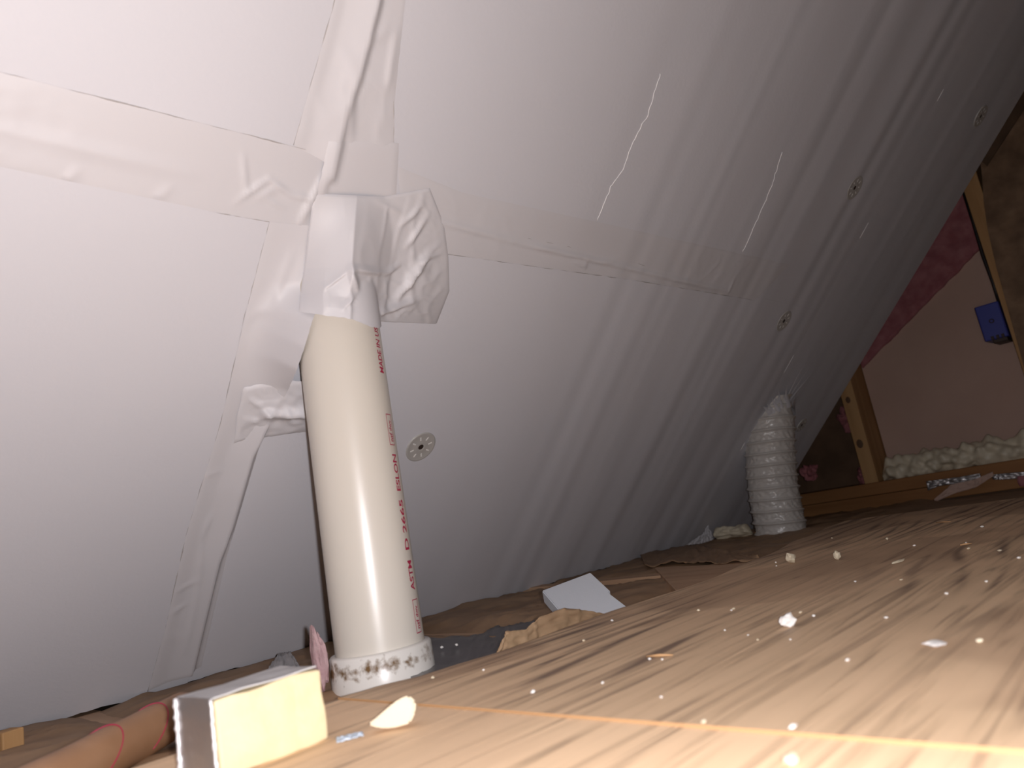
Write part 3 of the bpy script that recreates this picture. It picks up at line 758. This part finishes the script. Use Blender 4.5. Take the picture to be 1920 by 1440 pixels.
# cream foam scrap on the boards
q = on_z(742, 1362, PLY_Z + .001)
bm = bmesh.new()
prof = [(-.020, .002), (-.012, -.002), (-.002, -.004), (.012, -.003), (.017, .004), (.0185, .012), (.014, .0175), (.006, .016), (-.002, .012), (-.012, .006)]
f_ = bm.faces.new([bm.verts.new((x, -.007, y + .004)) for x, y in prof]); ex = bmesh.ops.extrude_face_region(bm, geom=[f_])
for v in [g_ for g_ in ex['geom'] if isinstance(g_, bmesh.types.BMVert)]: v.co.y += .013; v.co.z *= .8
bmesh.ops.recalc_face_normals(bm, faces=bm.faces[:]); bmesh.ops.bevel(bm, geom=bm.edges[:], offset=.0016, segments=2, affect='EDGES')
me = bpy.data.meshes.new('foam_scrap'); bm.to_mesh(me); bm.free()
sc = link('foam_scrap', me, None, M['crumb']); sc.location = (q.x, q.y, PLY_Z + .0014); sc.scale = (.80, .8, .80); sc.rotation_euler = (0, 0, -.75)
tag(sc, 'wedge-shaped cream foam scrap on the plywood below the pipe', 'foam scrap')
q = on_z(656, 1384, PLY_Z)
def scrap_f(u, v):
    return Vector(((u - .5) * .016, (v - .5) * .012, .0006 + .0016 * abs(nz(u * 4, v * 4, 2)) + .002 * max(0, nz(u * 7, v * 5, 8))))
bs = solid(link('plastic_scrap', grid('plastic_scrap', 16, 14, scrap_f), None, M['blueish']), .0003); bs.location = q; bs.rotation_euler = (0, 0, -.5)
tag(bs, 'small pale blue plastic scrap left of the foam wedge', 'scrap')

big = [(1480, 1172, .0062, .0045, .0045, 'rounded white foam crumb in the middle of the plywood'), (1685, 1052, .011, .0035, .0012, 'long flat cream flake on the far plywood'),
       (1485, 1053, .0062, .0055, .006, 'pointed cream crumb nearest the ribbed duct'), (1572, 1047, .0042, .004, .005, 'round cream crumb between the pointed crumb and the flat flake'),
       (1755, 1207, .0062, .0055, .0012, 'flat pale disc-shaped crumb on the right of the plywood'), (1484, 1429, .0032, .003, .0018, 'pale crumb at the bottom edge of the picture')]
for i, (x, y, a, b, c, l) in enumerate(big):
    p = on_z(x, y + 3, PLY_Z + .0014 if x < 1900 and on_z(x, y, PLY_Z).x > SEAM_X else PLY_Z)
    lump('foam_crumb', p, (a, b, c), M['chip'] if i in (0, 4) else M['crumb'], l, 'crumb', None, i * 5.1, .3 * i - .5)
small = [(1095, 1203), (1148, 1165), (1242, 1238), (1310, 1146), (1359, 1183), (1372, 1146), (1376, 1143), (1403, 1192), (1482, 1200), (1501, 1150), (1526, 1157), (1662, 1160), (1838, 1205),
         (1715, 1024), (1812, 1020), (1817, 1030), (1842, 989), (1770, 980), (1875, 1034), (1911, 1048), (1455, 1056), (1487, 1046), (1456, 1062), (1604, 1092), (1690, 1088), (1775, 1115),
         (907, 1258), (812, 1273), (1218, 1237), (1342, 1022), (1664, 1013), (1850, 1092), (1240, 1309), (1421, 1201), (1590, 1240), (1000, 1300), (1320, 1357), (1487, 1367), (1130, 1282), (1560, 1010)]
random.seed(11)
for i, (x, y) in enumerate(small):
    p = on_z(x, y, PLY_Z); far = p.x > SEAM_X; p = on_z(x, y, PLY_Z + (.0014 if far else 0))
    if p.y > ply_edge(p.x) - .006 or p.x > 1.53: continue
    r = random.uniform(.0011, .0024) * (.55 + .40 * min(p.length, 1.6))
    lump('foam_crumb', p, (r * random.uniform(.8, 1.4), r, r * random.uniform(.5, .8)), M['chip'] if i % 3 else M['crumb'], 'tiny pale foam crumb lying on the plywood', 'crumb', 'tiny foam crumbs scattered on the plywood', i * 2.3, i, 1)
for i, (x, y) in enumerate(((829, 1216), (856, 1212))):
    lump('foam_crumb', on_z(x, y, -.1155), (.0022, .0018, .0016), M['chip'], 'white foam crumb on the dark plastic film beside the pipe', 'crumb', 'crumbs on the plastic film', i * 3.1, i, 1)
# splinter and wood shavings on the boards
for i, (x0, y0, x1, y1, l) in enumerate([(1212, 1231, 1262, 1228, 'thin pale wood splinter on the plywood right of the tape-wrapped pipe'), (1800, 1022, 1822, 1019, 'short pale splinter on the far plywood at the right'), (1755, 980, 1783, 978, 'pale sliver on the plywood just before the gable')]):
    a, b = on_z(x0, y0, PLY_Z + .0024), on_z(x1, y1, PLY_Z + .0024)
    tag(link('wood_splinter', tube('wood_splinter', [a, a.lerp(b, .5) + Vector((0, 0, .0004)), b], [.0006, .0011, .0004], 6), None, M['ply_edge']), l, 'splinter')

# white foam offcut on the paper facing
c0, c1, c2 = on_z(1016, 1107, -.085), on_z(1107, 1073, -.075), on_z(1178, 1139, -.116)
ea, eb = c1 - c0, c2 - c1
wn = [c0, c1, c1 + eb * .55, c1 + eb * .58 - ea * .05, c1 + eb, c0 + eb * 1.02]
nn = ea.cross(eb).normalized()
if nn.z > 0: nn = -nn
bm = bmesh.new(); f_ = bm.faces.new([bm.verts.new(p) for p in wn]); ex = bmesh.ops.extrude_face_region(bm, geom=[f_])
for v in [g_ for g_ in ex['geom'] if isinstance(g_, bmesh.types.BMVert)]: v.co += nn * .018
bmesh.ops.recalc_face_normals(bm, faces=bm.faces[:]); bmesh.ops.bevel(bm, geom=bm.edges[:], offset=.0012, segments=2, affect='EDGES')
me = bpy.data.meshes.new('foam_offcut'); bm.to_mesh(me); bm.free()
tag(link('foam_offcut', me, None, M['eps']), 'white foam offcut lying on the brown paper between pipe and duct', 'foam offcut')

pk = [on_z(x, y, -.117) for x, y in ((1228, 1064), (1330, 1059), (1405, 1046), (1425, 1058), (1330, 1100), (1278, 1118))]
bm = bmesh.new(); f_ = bm.faces.new([bm.verts.new(p) for p in pk]); ex = bmesh.ops.extrude_face_region(bm, geom=[f_])
for v in [g_ for g_ in ex['geom'] if isinstance(g_, bmesh.types.BMVert)]: v.co.z -= .012
bmesh.ops.recalc_face_normals(bm, faces=bm.faces[:]); bmesh.ops.bevel(bm, geom=bm.edges[:], offset=.001, segments=1, affect='EDGES')
me = bpy.data.meshes.new('wood_plank'); bm.to_mesh(me); bm.free()
tag(link('wood_plank', me, None, M['joist']), 'pale pinkish wood plank piece at the plywood edge before the duct', 'plank')
def sheet(name, pts, m_, label, cat, y=None, z=None, bend=.004, seed=0, th=.0006, res=14):
    """a torn sheet: outline given on a plane, filled as a strip between its upper and lower edges, crinkled"""
    up, lo = pts
    def pos(p): return on_y(p[0], p[1], y) if y is not None else on_z(p[0], p[1], z)
    U_ = [pos(p) for p in up]; L_ = [pos(p) for p in lo]
    def along(P_, t):
        k = t * (len(P_) - 1); i = min(int(k), len(P_) - 2); return P_[i].lerp(P_[i + 1], k - i)
    def f(u, v):
        p = along(L_, u).lerp(along(U_, u), v)
        d = nz(u * 7, v * 4, seed) * bend + max(0, 1 - abs(nz(u * 9, v * 7, seed + 5)) * 4) * bend * .6
        p = p + (Vector((0, -1, 0)) if y is not None else Vector((0, 0, 1))) * d
        if v in (0, 1): p = p + Vector((0, 0, nz(u * 30, seed) * .0012))
        return p
    o = link(name, grid(name, 60, res, f), None, m_); solid(o, th, 0); return tag(o, label, cat)
sheet('plastic_film', ([(770, 1200), (800, 1198), (880, 1194), (925, 1180), (958, 1172), (1002, 1164)], [(770, 1300), (812, 1290), (860, 1275), (900, 1262), (960, 1240), (1015, 1205)]), M['black'], 'dark plastic film crumpled on the floor right of the pipe', 'plastic film', z=-.118, bend=.003, seed=2)
sheet('torn_paper', ([(935, 1216), (948, 1184), (985, 1180), (1010, 1158), (1055, 1140), (1095, 1144), (1136, 1152)], [(905, 1262), (940, 1250), (985, 1232), (1020, 1215), (1060, 1200), (1100, 1185), (1140, 1172)]), M['kraft_light'], 'torn light brown paper flap along the plywood edge below the white offcut', 'paper', y=.545, bend=.004, seed=6)
sheet('paper_flap', ([(1200, 1040), (1290, 1022), (1340, 1028), (1410, 1046)], [(1210, 1062), (1290, 1056), (1350, 1058), (1440, 1050)]), M['kraft'], 'dark torn paper edge lifted behind the bare joist', 'paper', z=-.116, bend=.006, seed=9)
sheet('cloudy_film', ([(505, 1252), (522, 1228), (545, 1224), (556, 1240)], [(490, 1275), (520, 1280), (550, 1280), (575, 1275)]), M['clear'], 'clump of cloudy plastic film behind the yellow block', 'plastic film', z=-.108, bend=.003, seed=12)
sheet('plastic_corner', ([(1300, 1012), (1318, 1000), (1326, 984), (1334, 1000)], [(1285, 1022), (1310, 1020), (1326, 1016), (1336, 1012)]), M['tape'], 'white plastic corner sticking up at the slope foot near the duct', 'plastic', y=.99, bend=.004, seed=14)
b2 = bead(1.02, .92, 1.55, FLOOR_Z + .004, .018, .016, 'spray_foam', 'small cream spray foam lump left of the duct foot', 8.0, 60)
p = on_z(1375, 1000, -.112); b2.location = Vector((p.x - 1.55, p.y - .97, 0)); b2.rotation_euler = (0, 0, 0)
lump('pink_tuft', (PX - .054, PY + .026, -.132), (.006, .010, .032), M['tuft'], 'tuft of pink fibreglass squeezed out left of the pipe coupling', 'insulation', None, 3.3, 0, 3, .3)
# foil scrap and grey paper at the gable plate
sheet('foil_strip', ([(1737, 902), (1760, 899), (1800, 894), (1838, 888)], [(1740, 917), (1760, 911), (1800, 904), (1840, 895)]), M['foil'], 'shiny torn foil strip hanging on the gable plate', 'foil', y=None, z=None) if False else None
def sheet_x(name, up, lo, x, m_, label, cat, bend, seed):
    U_ = [on_x(*p, x) for p in up]; L_ = [on_x(*p, x) for p in lo]
    def along(P_, t):
        k = t * (len(P_) - 1); i = min(int(k), len(P_) - 2); return P_[i].lerp(P_[i + 1], k - i)
    def f(u, v):
        return along(L_, u).lerp(along(U_, u), v) + Vector((-1, 0, 0)) * (abs(nz(u * 8, v * 4, seed)) * bend + bend * .3)
    o = link(name, grid(name, 50, 10, f), None, m_); solid(o, .0006, 0); return tag(o, label, cat)
sheet_x('foil_strip', [(1737, 902), (1762, 899), (1800, 894), (1838, 887)], [(1740, 920), (1762, 911), (1800, 906), (1840, 895)], GX - .003, M['foil'], 'shiny torn foil strip on the gable plate under the foam bead', 'foil', .006, 1)
sheet_x('foil_strip', [(1860, 890), (1885, 887), (1925, 884), (1960, 880)], [(1862, 899), (1885, 899), (1925, 896), (1960, 893)], GX - .003, M['foil'], 'shiny foil strip on the gable plate at the right edge', 'foil', .006, 4)
sheet_x('grey_paper', [(1752, 936), (1785, 908), (1830, 898), (1862, 884)], [(1754, 941), (1790, 925), (1830, 914), (1864, 892)], GX - .03, M['panel'], 'torn grey-brown paper flap across the foil strip', 'paper', .01, 7)
fluff('pink_insulation', lambda u, v: Vector((2.22, .42 - .40 * u, FLOOR_Z + .002 + .026 * v)), 60, 12, .01, 'strip of pink fibreglass squeezed under the gable plate', .008, 21)
# wood offcut and white cord at the left corner
p = on_z(18, 1408, FLOOR_Z)
o = link('wood_offcut', box_mesh('wood_offcut', (-.012, -.012, 0), (.008, .010, .020), .0015), None, M['stud']); o.location = p; o.rotation_euler = (0, 0, .3)
tag(o, 'orange wood offcut at the slope foot in the far left corner', 'wood offcut')
